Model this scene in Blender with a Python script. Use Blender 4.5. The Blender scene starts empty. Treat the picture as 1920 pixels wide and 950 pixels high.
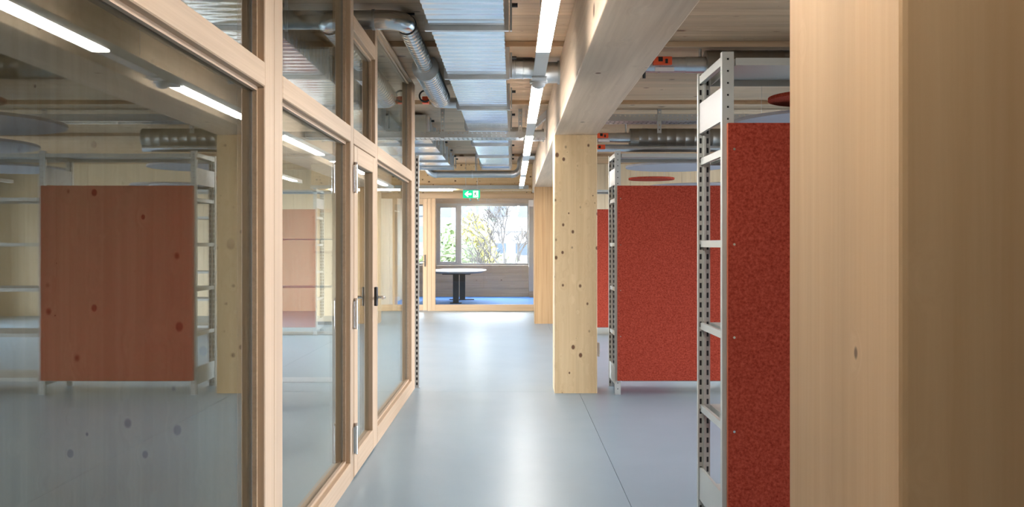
import bpy, bmesh, math, random
from mathutils import Vector, Matrix
random.seed(11)
S = bpy.context.scene
COL = S.collection

# ------------------------------------------------------------------ camera
cam = bpy.data.cameras.new('camera')
cam.sensor_width = 36.0
cam.lens = 36.0 * 1780.0 / 1920.0
cam.shift_y = -15.0 / 1920.0
cam.clip_start = 0.05
cam.clip_end = 400
camo = bpy.data.objects.new('camera', cam)
camo.location = (0, 0, 1.4)
camo.rotation_euler = (math.pi / 2, 0, 0)
COL.objects.link(camo)
S.camera = camo

# ------------------------------------------------------------------ world (even overcast sky) and exposure
W = bpy.data.worlds.new('overcast_sky')
S.world = W
W.use_nodes = True
bg = W.node_tree.nodes['Background']
bg.inputs[0].default_value = (0.81, 0.885, 1.0, 1)
bg.inputs[1].default_value = 14.0
S.view_settings.view_transform = 'Standard'
S.view_settings.look = 'None'
S.view_settings.gamma = 1.0
S.view_settings.use_curve_mapping = False
S.view_settings.exposure = 1.08
S.cycles.use_denoising = True
S.cycles.adaptive_threshold = 0.02
S.cycles.max_bounces = 9
S.cycles.diffuse_bounces = 4
S.cycles.glossy_bounces = 4
S.cycles.transparent_max_bounces = 24
S.cycles.sample_clamp_indirect = 8.0
S.cycles.caustics_reflective = False
S.cycles.caustics_refractive = False


def portal(name, loc, rot, sx, sy):
    l = bpy.data.lights.new(name, 'AREA')
    l.shape = 'RECTANGLE'
    l.size, l.size_y = sx, sy
    l.cycles.is_portal = True
    o = bpy.data.objects.new(name, l)
    o.location, o.rotation_euler = loc, rot
    COL.objects.link(o)


WIN_R = [(1.6, 4.4), (5.0, 8.6), (9.2, 12.8), (13.4, 17.0)]     # windows of the right-hand facade (y0, y1)
XR = 8.2
for (a, b) in WIN_R:
    portal('daylight_portal', (XR + 0.12, (a + b) / 2, 1.35), (0, math.pi / 2, 0), 2.4, b - a)
portal('daylight_portal', (-0.79, 26.02, 1.7), (-math.pi / 2, 0, 0), 2.5, 1.7)
WIN_L = [(10.2, 13.2), (14.2, 17.2)]
XL = -6.6
for (a, b) in WIN_L:
    portal('daylight_portal', (XL - 0.12, (a + b) / 2, 1.35), (0, -math.pi / 2, 0), 2.4, b - a)

# ------------------------------------------------------------------ materials
M = {}


def newmat(name):
    m = bpy.data.materials.new(name)
    m.use_nodes = True
    nt = m.node_tree
    b = nt.nodes['Principled BSDF']
    M[name] = m
    return m, nt, b


def N(nt, t, **kw):
    n = nt.nodes.new(t)
    for k, v in kw.items():
        setattr(n, k, v)
    return n


def plain(name, col, rough=0.5, metal=0.0, noise=0.0, nscale=20, bump=0.0, spec=None):
    m, nt, b = newmat(name)
    b.inputs['Base Color'].default_value = (*col, 1)
    b.inputs['Roughness'].default_value = rough
    b.inputs['Metallic'].default_value = metal
    if spec is not None:
        b.inputs['Specular IOR Level'].default_value = spec
    if noise or bump:
        tc = N(nt, 'ShaderNodeTexCoord')
        nz = N(nt, 'ShaderNodeTexNoise')
        nz.inputs['Scale'].default_value = nscale
        nz.inputs['Detail'].default_value = 4
        nt.links.new(tc.outputs['Object'], nz.inputs['Vector'])
        if noise:
            mx = N(nt, 'ShaderNodeMix', data_type='RGBA')
            mx.inputs[6].default_value = (*[c * (1 - noise) for c in col], 1)
            mx.inputs[7].default_value = (*[min(1, c * (1 + noise)) for c in col], 1)
            rp = N(nt, 'ShaderNodeValToRGB')
            rp.color_ramp.elements[0].position = 0.3
            rp.color_ramp.elements[1].position = 0.7
            nt.links.new(nz.outputs[0], rp.inputs[0])
            nt.links.new(rp.outputs[0], mx.inputs[0])
            nt.links.new(mx.outputs[2], b.inputs['Base Color'])
        if bump:
            bp = N(nt, 'ShaderNodeBump')
            bp.inputs['Strength'].default_value = bump
            bp.inputs['Distance'].default_value = 0.01
            nt.links.new(nz.outputs[0], bp.inputs['Height'])
            nt.links.new(bp.outputs[0], b.inputs['Normal'])
    return m


def wood(name, axis, light, dark, knot=9.0, kr=0.12, rough=0.55, across=26, contrast=1.0, kcol=(0.16, 0.07, 0.03), tone=0.12, kkeep=0.0):
    """softwood: grain runs along axis, knots sparse; per-object tone from Object Info Random"""
    m, nt, b = newmat(name)
    L = nt.links.new
    tc = N(nt, 'ShaderNodeTexCoord')
    oi = N(nt, 'ShaderNodeObjectInfo')
    ml = N(nt, 'ShaderNodeMath', operation='MULTIPLY')
    ml.inputs[1].default_value = 37.0
    L(oi.outputs['Random'], ml.inputs[0])
    ad = N(nt, 'ShaderNodeVectorMath', operation='ADD')
    L(tc.outputs['Object'], ad.inputs[0])
    L(ml.outputs[0], ad.inputs[1])
    # knots
    kv = N(nt, 'ShaderNodeMapping')
    ks = [1.0, 1.0, 1.0]
    ks['XYZ'.index(axis)] = 0.75
    kv.inputs['Scale'].default_value = ks
    L(ad.outputs[0], kv.inputs[0])
    vo = N(nt, 'ShaderNodeTexVoronoi')
    vo.inputs['Scale'].default_value = knot
    L(kv.outputs[0], vo.inputs['Vector'])
    # radius modulated per cell
    sx = N(nt, 'ShaderNodeSeparateColor')
    L(vo.outputs['Color'], sx.inputs[0])
    rad = N(nt, 'ShaderNodeMapRange')
    rad.inputs['From Min'].default_value = kkeep
    rad.inputs['From Max'].default_value = 1
    rad.inputs['To Min'].default_value = 0.0001
    rad.inputs['To Max'].default_value = kr
    L(sx.outputs[0], rad.inputs[0])
    dv = N(nt, 'ShaderNodeMath', operation='DIVIDE')
    L(vo.outputs['Distance'], dv.inputs[0])
    L(rad.outputs[0], dv.inputs[1])
    kr_ = N(nt, 'ShaderNodeMapRange', interpolation_type='SMOOTHSTEP')
    kr_.inputs['From Min'].default_value = 0.65
    kr_.inputs['From Max'].default_value = 1.15
    kr_.inputs['To Min'].default_value = 1
    kr_.inputs['To Max'].default_value = 0
    L(dv.outputs[0], kr_.inputs[0])
    # grain bends round the knots
    halo = N(nt, 'ShaderNodeMapRange', interpolation_type='SMOOTHSTEP')
    halo.inputs['From Min'].default_value = 0.5
    halo.inputs['From Max'].default_value = 4.0
    halo.inputs['To Min'].default_value = 0.035
    halo.inputs['To Max'].default_value = 0
    L(dv.outputs[0], halo.inputs[0])
    gp = N(nt, 'ShaderNodeVectorMath', operation='ADD')
    L(ad.outputs[0], gp.inputs[0])
    L(halo.outputs[0], gp.inputs[1])
    mp = N(nt, 'ShaderNodeMapping')
    sc = [across] * 3
    sc['XYZ'.index(axis)] = 0.7
    mp.inputs['Scale'].default_value = sc
    L(gp.outputs[0], mp.inputs[0])
    nz = N(nt, 'ShaderNodeTexNoise')
    nz.inputs['Scale'].default_value = 1.0
    nz.inputs['Detail'].default_value = 5
    nz.inputs['Roughness'].default_value = 0.62
    nz.inputs['Distortion'].default_value = 0.35
    L(mp.outputs[0], nz.inputs['Vector'])
    rp = N(nt, 'ShaderNodeMapRange')
    rp.inputs['From Min'].default_value = 0.5 - 0.22 / contrast
    rp.inputs['From Max'].default_value = 0.5 + 0.22 / contrast
    L(nz.outputs[0], rp.inputs[0])
    mx = N(nt, 'ShaderNodeMix', data_type='RGBA')
    mx.inputs[6].default_value = (*dark, 1)
    mx.inputs[7].default_value = (*light, 1)
    L(rp.outputs[0], mx.inputs[0])
    # broad tone bands
    mp2 = N(nt, 'ShaderNodeMapping')
    sc2 = [5.5] * 3
    sc2['XYZ'.index(axis)] = 0.25
    mp2.inputs['Scale'].default_value = sc2
    L(ad.outputs[0], mp2.inputs[0])
    n2 = N(nt, 'ShaderNodeTexNoise')
    n2.inputs['Scale'].default_value = 1
    n2.inputs['Detail'].default_value = 2
    L(mp2.outputs[0], n2.inputs['Vector'])
    tn = N(nt, 'ShaderNodeMapRange')
    tn.inputs['From Min'].default_value = 0.3
    tn.inputs['From Max'].default_value = 0.7
    tn.inputs['To Min'].default_value = 1 - tone
    tn.inputs['To Max'].default_value = 1 + tone * 0.6
    L(n2.outputs[0], tn.inputs[0])
    ob = N(nt, 'ShaderNodeMapRange')
    ob.inputs['To Min'].default_value = 1 - tone * 0.6
    ob.inputs['To Max'].default_value = 1 + tone * 0.4
    L(oi.outputs['Random'], ob.inputs[0])
    tm = N(nt, 'ShaderNodeMath', operation='MULTIPLY')
    L(tn.outputs[0], tm.inputs[0])
    L(ob.outputs[0], tm.inputs[1])
    sca = N(nt, 'ShaderNodeVectorMath', operation='SCALE')
    L(mx.outputs[2], sca.inputs[0])
    L(tm.outputs[0], sca.inputs['Scale'])
    mk = N(nt, 'ShaderNodeMix', data_type='RGBA')
    mk.inputs[7].default_value = (*kcol, 1)
    L(kr_.outputs[0], mk.inputs[0])
    L(sca.outputs[0], mk.inputs[6])
    L(mk.outputs[2], b.inputs['Base Color'])
    b.inputs['Roughness'].default_value = rough
    bp = N(nt, 'ShaderNodeBump')
    bp.inputs['Strength'].default_value = 0.12
    bp.inputs['Distance'].default_value = 0.004
    L(nz.outputs[0], bp.inputs['Height'])
    L(bp.outputs[0], b.inputs['Normal'])
    return m


SPL, SPD = (0.82, 0.60, 0.35), (0.70, 0.48, 0.25)
for ax in 'XYZ':
    wood('spruce_' + ax, ax, SPL, SPD, knot=12.5, kr=0.26, tone=0.10)
    wood('fir_' + ax, ax, (0.56, 0.40, 0.265), (0.46, 0.315, 0.20), knot=3, kr=0.02, across=60, tone=0.10)
for ax in 'XZ':
    wood('pine_' + ax, ax, (0.84, 0.60, 0.375), (0.72, 0.48, 0.27), knot=3, kr=0.02, tone=0.1)
wood('ceiling_wood', 'X', (0.62, 0.43, 0.27), (0.47, 0.305, 0.175), knot=5, kr=0.2, tone=0.16, contrast=1.1)
wood('beam_wood', 'Y', (0.78, 0.61, 0.45), (0.64, 0.475, 0.335), knot=4, kr=0.16, tone=0.15)
wood('near_wood', 'Z', (0.90, 0.60, 0.335), (0.79, 0.485, 0.245), knot=7.0, kr=0.10, tone=0.12, across=32, kkeep=0.0, kcol=(0.30, 0.16, 0.08))
wood('oak_Z', 'Z', (0.60, 0.37, 0.18), (0.46, 0.26, 0.11), knot=3, kr=0.03, across=40, contrast=1.4)
wood('wall_wood', 'Z', (0.62, 0.48, 0.31), (0.54, 0.40, 0.245), knot=10.0, kr=0.19, across=34, tone=0.14, contrast=1.5)
wood('panel_wood', 'Z', (0.80, 0.665, 0.46), (0.72, 0.575, 0.375), knot=3, kr=0.04, tone=0.06)
wood('grey_wood_X', 'X', (0.52, 0.42, 0.31), (0.40, 0.31, 0.22), knot=6, kr=0.14, tone=0.15)

plain('galv', (0.60, 0.63, 0.66), 0.30, 0.95, noise=0.08, nscale=9)
plain('duct_sheet', (0.64, 0.75, 0.85), 0.20, 0.95, noise=0.05, nscale=3)
plain('spiral_sheet', (0.66, 0.67, 0.68), 0.20, 1.0)
plain('tray_steel', (0.50, 0.52, 0.53), 0.42, 0.85)
plain('dark_sheet', (0.28, 0.26, 0.23), 0.35, 0.8)
plain('shelf_paint', (0.46, 0.465, 0.44), 0.38, 0.25, noise=0.03, nscale=6)
plain('plate_white', (0.37, 0.355, 0.345), 0.4)
plain('slot_dark', (0.02, 0.02, 0.022), 0.7)
plain('white_paint', (0.80, 0.80, 0.78), 0.4)
plain('chrome', (0.78, 0.76, 0.74), 0.18, 1.0)
plain('black_plastic', (0.015, 0.015, 0.016), 0.4)
plain('black_rubber', (0.02, 0.02, 0.02), 0.6)
plain('orange_plastic', (0.80, 0.10, 0.03), 0.45)
plain('seal_grey', (0.20, 0.20, 0.19), 0.7)
plain('window_metal', (0.42, 0.40, 0.37), 0.45, 0.3)
plain('table_white', (0.86, 0.87, 0.90), 0.25)
plain('table_edge', (0.42, 0.34, 0.28), 0.5)
plain('table_steel', (0.035, 0.035, 0.04), 0.45, 0.4)
plain('blue_carpet', (0.06, 0.22, 0.60), 0.85, noise=0.12, nscale=90)
plain('felt_grey', (0.31, 0.305, 0.33), 0.95, noise=0.06, nscale=160)
plain('felt_dark', (0.17, 0.17, 0.17), 0.95, noise=0.06, nscale=160)
plain('sign_green', (0.0, 0.42, 0.17), 0.4)
plain('label_white', (0.8, 0.8, 0.8), 0.5)
plain('facade_white', (0.24, 0.25, 0.27), 0.8, noise=0.03, nscale=0.4)
plain('far_glass', (0.025, 0.04, 0.06), 0.2)
plain('bark', (0.045, 0.04, 0.036), 0.9, noise=0.2, nscale=4)
plain('paving', (0.20, 0.18, 0.16), 0.9, noise=0.2, nscale=0.6)
plain('leaf_green', (0.11, 0.15, 0.06), 0.6, noise=0.25, nscale=0.8)
plain('leaf_yellow', (0.24, 0.22, 0.05), 0.6, noise=0.2, nscale=0.8)
plain('leaf_pale', (0.15, 0.17, 0.10), 0.6, noise=0.25, nscale=0.8)
plain('blue_panel', (0.20, 0.27, 0.31), 0.5, noise=0.06, nscale=2)


def felt_red(name, a, bcol):
    m, nt, b = newmat(name)
    L = nt.links.new
    tc = N(nt, 'ShaderNodeTexCoord')
    n1 = N(nt, 'ShaderNodeTexNoise')
    n1.inputs['Scale'].default_value = 75
    n1.inputs['Detail'].default_value = 6
    n1.inputs['Roughness'].default_value = 0.7
    L(tc.outputs['Object'], n1.inputs['Vector'])
    rp = N(nt, 'ShaderNodeMapRange')
    rp.inputs['From Min'].default_value = 0.33
    rp.inputs['From Max'].default_value = 0.68
    L(n1.outputs[0], rp.inputs[0])
    mx = N(nt, 'ShaderNodeMix', data_type='RGBA')
    mx.inputs[6].default_value = (*a, 1)
    mx.inputs[7].default_value = (*bcol, 1)
    L(rp.outputs[0], mx.inputs[0])
    L(mx.outputs[2], b.inputs['Base Color'])
    b.inputs['Roughness'].default_value = 0.95
    b.inputs['Specular IOR Level'].default_value = 0.1
    bp = N(nt, 'ShaderNodeBump')
    bp.inputs['Strength'].default_value = 0.35
    bp.inputs['Distance'].default_value = 0.004
    L(n1.outputs[0], bp.inputs['Height'])
    L(bp.outputs[0], b.inputs['Normal'])


felt_red('felt_red', (0.20, 0.020, 0.010), (0.42, 0.072, 0.041))
felt_red('felt_edge', (0.50, 0.13, 0.07), (0.60, 0.18, 0.10))


def concrete():
    m, nt, b = newmat('floor_screed')
    L = nt.links.new
    g = N(nt, 'ShaderNodeNewGeometry')
    n1 = N(nt, 'ShaderNodeTexNoise')
    n1.inputs['Scale'].default_value = 0.9
    n1.inputs['Detail'].default_value = 7
    n1.inputs['Roughness'].default_value = 0.6
    L(g.outputs['Position'], n1.inputs['Vector'])
    rp = N(nt, 'ShaderNodeMapRange')
    rp.inputs['From Min'].default_value = 0.3
    rp.inputs['From Max'].default_value = 0.7
    L(n1.outputs[0], rp.inputs[0])
    mx = N(nt, 'ShaderNodeMix', data_type='RGBA')
    mx.inputs[6].default_value = (0.245, 0.335, 0.41, 1)
    mx.inputs[7].default_value = (0.275, 0.37, 0.445, 1)
    L(rp.outputs[0], mx.inputs[0])
    L(mx.outputs[2], b.inputs['Base Color'])
    n2 = N(nt, 'ShaderNodeTexNoise')
    n2.inputs['Scale'].default_value = 2.2
    n2.inputs['Detail'].default_value = 6
    L(g.outputs['Position'], n2.inputs['Vector'])
    rr = N(nt, 'ShaderNodeMapRange')
    rr.inputs['From Min'].default_value = 0.3
    rr.inputs['From Max'].default_value = 0.7
    b.inputs['Specular IOR Level'].default_value = 0.4
    rr.inputs['To Min'].default_value = 0.31
    rr.inputs['To Max'].default_value = 0.34
    L(n2.outputs[0], rr.inputs[0])
    L(rr.outputs[0], b.inputs['Roughness'])


concrete()


def glass(name, ior, tint=(0.93, 0.96, 0.95)):
    """clear pane: transparent with Fresnel mirror reflection on both faces"""
    m, nt, b = newmat(name)
    L = nt.links.new
    nt.nodes.remove(b)
    out = nt.nodes['Material Output']
    g = N(nt, 'ShaderNodeNewGeometry')
    mi = N(nt, 'ShaderNodeMapRange')
    mi.inputs['To Min'].default_value = ior
    mi.inputs['To Max'].default_value = 1.0 / ior
    L(g.outputs['Backfacing'], mi.inputs[0])
    fr = N(nt, 'ShaderNodeFresnel')
    L(mi.outputs[0], fr.inputs['IOR'])
    tr = N(nt, 'ShaderNodeBsdfTransparent')
    tr.inputs[0].default_value = (*tint, 1)
    gl = N(nt, 'ShaderNodeBsdfGlossy')
    gl.inputs['Roughness'].default_value = 0.0
    gl.inputs['Color'].default_value = (0.95, 0.98, 0.97, 1)
    mx = N(nt, 'ShaderNodeMixShader')
    L(fr.outputs[0], mx.inputs[0])
    L(tr.outputs[0], mx.inputs[1])
    L(gl.outputs[0], mx.inputs[2])
    L(mx.outputs[0], out.inputs[0])


glass('glass', 2.0, (0.90, 0.93, 0.92))
glass('glass_clear', 1.45, (0.97, 0.98, 0.98))


def emit(name, col, strength):
    m, nt, b = newmat(name)
    b.inputs['Base Color'].default_value = (0.8, 0.8, 0.8, 1)
    b.inputs['Emission Color'].default_value = (*col, 1)
    b.inputs['Emission Strength'].default_value = strength


emit('led_diffuser', (1.0, 0.96, 0.90), 32.0)
emit('sign_green_lit', (0.0, 0.55, 0.22), 0.5)
emit('sign_white_lit', (0.85, 1.0, 0.9), 0.8)
M['sign_green_lit'].node_tree.nodes['Principled BSDF'].inputs['Base Color'].default_value = (0.0, 0.42, 0.17, 1)

# ------------------------------------------------------------------ geometry helpers
ROOT = {}


class MB:
    def __init__(s):
        s.v, s.f = [], []

    def box(s, x0, x1, y0, y1, z0, z1):
        n = len(s.v)
        s.v += [(x0, y0, z0), (x1, y0, z0), (x1, y1, z0), (x0, y1, z0), (x0, y0, z1), (x1, y0, z1), (x1, y1, z1), (x0, y1, z1)]
        for q in ((0, 3, 2, 1), (4, 5, 6, 7), (0, 1, 5, 4), (1, 2, 6, 5), (2, 3, 7, 6), (3, 0, 4, 7)):
            s.f.append(tuple(n + i for i in q))
        return s

    def prism(s, pts, axis, a, b):
        """polygon pts (2D) extruded along axis from a to b"""
        n, k = len(s.v), len(pts)

        def mk(p, t):
            return {'X': (t, p[0], p[1]), 'Y': (p[0], t, p[1]), 'Z': (p[0], p[1], t)}[axis]
        s.v += [mk(p, a) for p in pts] + [mk(p, b) for p in pts]
        s.f.append(tuple(n + i for i in range(k)))
        s.f.append(tuple(n + k + i for i in reversed(range(k))))
        for i in range(k):
            j = (i + 1) % k
            s.f.append((n + i, n + k + i, n + k + j, n + j))
        return s

    def tube(s, path, r, n=16, caps=True):
        """r: number or list of radii"""
        path = [Vector(p) for p in path]
        rs = r if isinstance(r, (list, tuple)) else [r] * len(path)
        base = len(s.v)
        up = None
        for i, p in enumerate(path):
            if i == 0:
                t = path[1] - p
            elif i == len(path) - 1:
                t = p - path[i - 1]
            else:
                t = (path[i + 1] - p).normalized() + (p - path[i - 1]).normalized()
            if t.length < 1e-9:
                t = path[-1] - path[0]
            t.normalize()
            if up is None:
                up = Vector((0, 0, 1)) if abs(t.z) < 0.9 else Vector((1, 0, 0))
            up = (up - t * up.dot(t)).normalized()
            sd = t.cross(up)
            for k in range(n):
                a = 2 * math.pi * k / n
                s.v.append(tuple(p + (up * math.cos(a) + sd * math.sin(a)) * rs[i]))
        for i in range(len(path) - 1):
            for k in range(n):
                a, b = base + i * n + k, base + i * n + (k + 1) % n
                s.f.append((a, b, b + n, a + n))
        if caps:
            s.f.append(tuple(base + k for k in reversed(range(n))))
            e = base + (len(path) - 1) * n
            s.f.append(tuple(e + k for k in range(n)))
        return s

    def build(s, name, mat, parent=None, bevel=0.0, smooth=False, org=None):
        me = bpy.data.meshes.new(name)
        if parent is not None:
            o0 = ROOT[parent.name]
        else:
            if org is None:
                xs, ys, zs = zip(*s.v)
                org = ((min(xs) + max(xs)) / 2, (min(ys) + max(ys)) / 2, min(zs))
            o0 = Vector(org)
        me.from_pydata([(v[0] - o0[0], v[1] - o0[1], v[2] - o0[2]) for v in s.v], [], s.f)
        bm = bmesh.new()
        bm.from_mesh(me)
        bmesh.ops.recalc_face_normals(bm, faces=bm.faces)
        if bevel:
            bmesh.ops.bevel(bm, geom=list(bm.edges), offset=bevel, segments=2 if bevel > 0.004 else 1, affect='EDGES', profile=0.5)
        bm.to_mesh(me)
        bm.free()
        me.materials.append(M[mat])
        if smooth:
            for p in me.polygons:
                p.use_smooth = True
            me.set_sharp_from_angle(angle=math.radians(35))
        o = bpy.data.objects.new(name, me)
        COL.objects.link(o)
        if parent is not None:
            o.parent = parent
        else:
            o.location = o0
        ROOT[o.name] = Vector(o0)
        return o


def B(x0, x1, y0, y1, z0, z1):
    return MB().box(x0, x1, y0, y1, z0, z1)


def tag(o, label, cat=None, group=None, kind=None):
    o['label'] = label
    if cat:
        o['category'] = cat
    if group:
        o['group'] = group
    if kind:
        o['kind'] = kind
    return o


def thing(name, loc, label, cat, group=None, kind=None):
    o = bpy.data.objects.new(name, None)
    o.empty_display_size = 0.2
    o.location = loc
    COL.objects.link(o)
    ROOT[o.name] = Vector(loc)
    return tag(o, label, cat, group, kind)


def struct(o, label=None):
    o['kind'] = 'structure'
    if label:
        o['label'] = label
    return o


def copy_tree(o, parent=None):
    c = o.copy()
    COL.objects.link(c)
    if parent is not None:
        c.parent = parent
    for ch in list(o.children):
        copy_tree(ch, c)
    return c


def arc(p0, corner, p1, n=8):
    """rounded corner: tangent points p0,p1 around corner"""
    p0, c, p1 = Vector(p0), Vector(corner), Vector(p1)
    ctr = p0 + p1 - c
    out = []
    for i in range(n + 1):
        a = math.pi / 2 * i / n
        out.append(tuple(ctr + (p0 - ctr) * math.cos(a) + (p1 - ctr) * math.sin(a)))
    return out


# ================================================================== STRUCTURE
ZC = 3.02
YF = 18.9          # face of the downstand at the far end
YP = 20.3          # far glazed partition
YW = 25.9          # far outer wall

# floor: base slab and the large screed fields on it
fl = struct(B(XL, XR, -4.2, YP + 0.1, -0.30, -0.02).build('floor', 'floor_screed'), 'smooth grey polished screed floor with fine joints')
xs = [XL, -3.4, 0.64, 4.7, XR]
ys = [-4.2, 1.1, 9.1, 17.1, YP + 0.1]
for i in range(4):
    for j in range(4):
        B(xs[i] + 0.0015, xs[i + 1] - 0.0015, ys[j] + 0.0015, ys[j + 1] - 0.0015, -0.02, 0.0).build('floor_field', 'floor_screed', fl)

# ceiling of cross-laid boards, each board a piece
ce = struct(B(XL, XR, -4.2, YW + 0.2, ZC + 0.028, ZC + 0.3).build('ceiling', 'ceiling_wood'), 'pale boarded timber ceiling with boards running across')
pm = None
y = -4.2
while y < YP - 0.1:
    if pm is None:
        o = B(XL, XR, y + 0.0015, y + 0.1685, ZC, ZC + 0.028).build('ceiling_board', 'ceiling_wood', ce)
        pm, y0 = o, y
    else:
        o = pm.copy()
        COL.objects.link(o)
        o.location = (0, y - y0, 0)
    y += 0.17
for yy in (4.45, 7.53, 10.6, 13.7, 16.8):
    B(XL, XR, yy, yy + 0.42, ZC - 0.045, ZC).build('ceiling_rib', 'ceiling_wood', ce, bevel=0.003)

# downstand across the corridor end
struct(B(-4.0, 0.404, YF, YF + 0.3, 2.50, ZC).build('trim_1', 'spruce_X', bevel=0.004), 'timber downstand across the end of the corridor')
struct(B(XL, -2.78, YP, YP + 0.15, 0, ZC).build('wall_far_left', 'panel_wood'), 'pale timber wall left of the far glazed partition')
struct(B(-2.78, 0.95, YP, YP + 0.1, 2.52, ZC).build('wall_far_top', 'spruce_X'), 'timber panel above the far glazed partition')
# far right wall of upright panels
wfr = struct(B(0.82, XR, YF + 0.03, YF + 0.2, 0, ZC).build('wall_far_right', 'panel_wood'), 'pale timber wall of upright panels behind the shelving')
p0 = None
for i in range(29):
    x = 0.83 + i * 0.255
    if p0 is None:
        p0 = B(x, x + 0.251, YF, YF + 0.03, 0.0, ZC).build('wall_panel', 'panel_wood', wfr)
    else:
        o = p0.copy()
        COL.objects.link(o)
        o.location = (i * 0.255, 0, 0)
struct(B(0.86, 0.95, YF + 0.2, YW, 0, ZC).build('wall_room_right', 'panel_wood'), 'timber side wall of the blue-carpeted room')
struct(B(-4.6, -4.5, YP + 0.15, YW, 0, ZC).build('wall_room_left', 'panel_wood'), 'far side wall of the blue-carpeted room')
struct(B(-4.5, 0.86, YP + 0.1, YW, -0.3, 0.006).build('floor_room', 'blue_carpet'), 'bright blue carpet in the room behind the far glass')


def facade(name, x0, x1, wins, label, ya, yb, outer):
    w = thing(name, ((x0 + x1) / 2, (ya + yb) / 2, 0), label, None, kind='structure')
    B(x0, x1, ya, yb, 0, 0.15).build('parapet', 'grey_wood_X', w)
    B(x0, x1, ya, yb, 2.55, ZC).build('lintel', 'grey_wood_X', w)
    e = [ya] + [v for ab in wins for v in ab] + [yb]
    for i in range(0, len(e), 2):
        B(x0, x1, e[i], e[i + 1], 0.15, 2.55).build('pier', 'wall_wood', w)
    for (a, b) in wins:
        f = MB()
        f.box(x0 + .06, x1 - .06, a, a + .07, .15, 2.55).box(x0 + .06, x1 - .06, b - .07, b, .15, 2.55)
        f.box(x0 + .06, x1 - .06, a + .07, b - .07, .15, .22).box(x0 + .06, x1 - .06, a + .07, b - .07, 2.48, 2.55)
        m = (a + b) / 2
        f.box(x0 + .06, x1 - .06, m - .05, m + .05, .22, 2.48)
        f.build('window_frame', 'window_metal', w)


facade('wall_right', XR, XR + 0.24, WIN_R, 'window wall along the open side of the office', -4.2, YP, 1)
facade('wall_left', XL - 0.24, XL, WIN_L, 'window wall beyond the glazed rooms', -4.2, YP, -1)
struct(B(XL - .24, XR + .24, -4.4, -4.2, 0, ZC).build('wall_back', 'panel_wood'), 'timber wall behind the viewer')
wc = struct(B(XL, -1.06, 3.69, 3.9, 0, ZC).build('wall_cross', 'wall_wood'), 'knotty timber cross wall behind the first large pane')

# outer wall of the far room with window_1 and window_2
wf = thing('wall_far', (-1.8, YW, 0), 'timber outer wall below and around the far window', None, kind='structure')
bz = [0.006, 0.22, 0.435, 0.65, 0.86]
for i in range(4):
    B(-4.5, 0.86, YW, YW + 0.2, bz[i], bz[i + 1] - 0.004).build('wall_board', 'grey_wood_X', wf)
B(-4.5, 0.86, YW, YW + 0.2, 2.545, ZC).build('lintel', 'grey_wood_X', wf)
B(-4.5, -2.9, YW, YW + 0.2, .86, 2.545).build('pier', 'blue_panel', wf)
B(-2.35, -2.06, YW, YW + 0.2, .86, 2.545).build('pier', 'grey_wood_X', wf)
B(0.47, 0.86, YW, YW + 0.2, .86, 2.545).build('pier', 'grey_wood_X', wf)


def window(name, x0, x1, split, label):
    w = thing(name, ((x0 + x1) / 2, YW + .1, .86), label, None, kind='structure')
    z0, z1 = .86, 2.545
    f = MB()
    a, b = YW + .03, YW + .13
    f.box(x0, x0 + .06, a, b, z0, z1).box(x1 - .05, x1, a, b, z0, z1).box(x0 + .06, x1 - .05, a, b, z0, z0 + .055).box(x0 + .06, x1 - .05, a, b, z1 - .07, z1)
    if split:
        f.box(split - .055, split + .055, a, b, z0 + .055, z1 - .07)
    f.build('window_frame', 'window_metal', w)
    if split:
        s = MB()
        p, q = x0 + .062, split - .057
        c, d = YW + .005, YW + .06
        s.box(p, p + .045, c, d, z0 + .057, z1 - .072).box(q - .045, q, c, d, z0 + .057, z1 - .072)
        s.box(p + .045, q - .045, c, d, z0 + .057, z0 + .10).box(p + .045, q - .045, c, d, z1 - .115, z1 - .072)
        sa = s.build('sash', 'window_metal', w)
        B(q - .03, q - .015, YW - .04, YW + .005, 1.42, 1.56).build('handle', 'chrome', sa)
        B(p + .045, q - .045, YW + .03, YW + .036, z0 + .1, z1 - .115).build('pane', 'glass_clear', w)
        B(split + .055, x1 - .05, YW + .07, YW + .076, z0 + .055, z1 - .07).build('pane', 'glass_clear', w)
        MB().tube([(x0 + .03, YW + .25, 1.12), (split, YW + .25, 1.12)], .018, 8).build('guard_rail', 'window_metal', w)
    else:
        B(x0 + .06, x1 - .05, YW + .07, YW + .076, z0 + .055, z1 - .07).build('pane', 'glass_clear', w)
        MB().tube([(x0 + .03, YW + .25, 1.12), (x1 - .03, YW + .25, 1.12)], .018, 8).build('guard_rail', 'window_metal', w)


window('window_1', -2.06, 0.47, -1.44, 'wide grey-framed window with side sash above the table')
window('window_2', -2.9, -2.35, None, 'narrow grey-framed window seen through the far door')

# ================================================================== COLUMNS AND BEAM
for y0, mat, lab in ((0.985, 'near_wood', 'large pale timber column closest to the viewer at right'),
                     (9.0, 'spruce_Z', 'knotty pale timber column beside the second red-panelled shelving'),
                     (17.0, 'oak_Z', 'browner timber column farthest down the corridor near the window')):
    t = thing('timber_column', (0.606, y0 + .2, 0), lab, 'column', 'timber columns in a row')
    for a, b in ((0.404, 0.6058), (0.6062, 0.808)):
        c, e = .007, .0006      # outer arrises rounded, the glue joint tight
        cl, cr = (c, e) if a < .5 else (e, c)
        MB().prism([(a + cl, y0), (b - cr, y0), (b - cr * .3, y0 + cr * .3), (b, y0 + cr), (b, y0 + .402 - cr), (b - cr, y0 + .402), (a + cl, y0 + .402), (a, y0 + .402 - cl), (a, y0 + cl), (a + cl * .3, y0 + cl * .3)], 'Z', 0.0, 2.449).build('lamella', mat, t)

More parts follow.
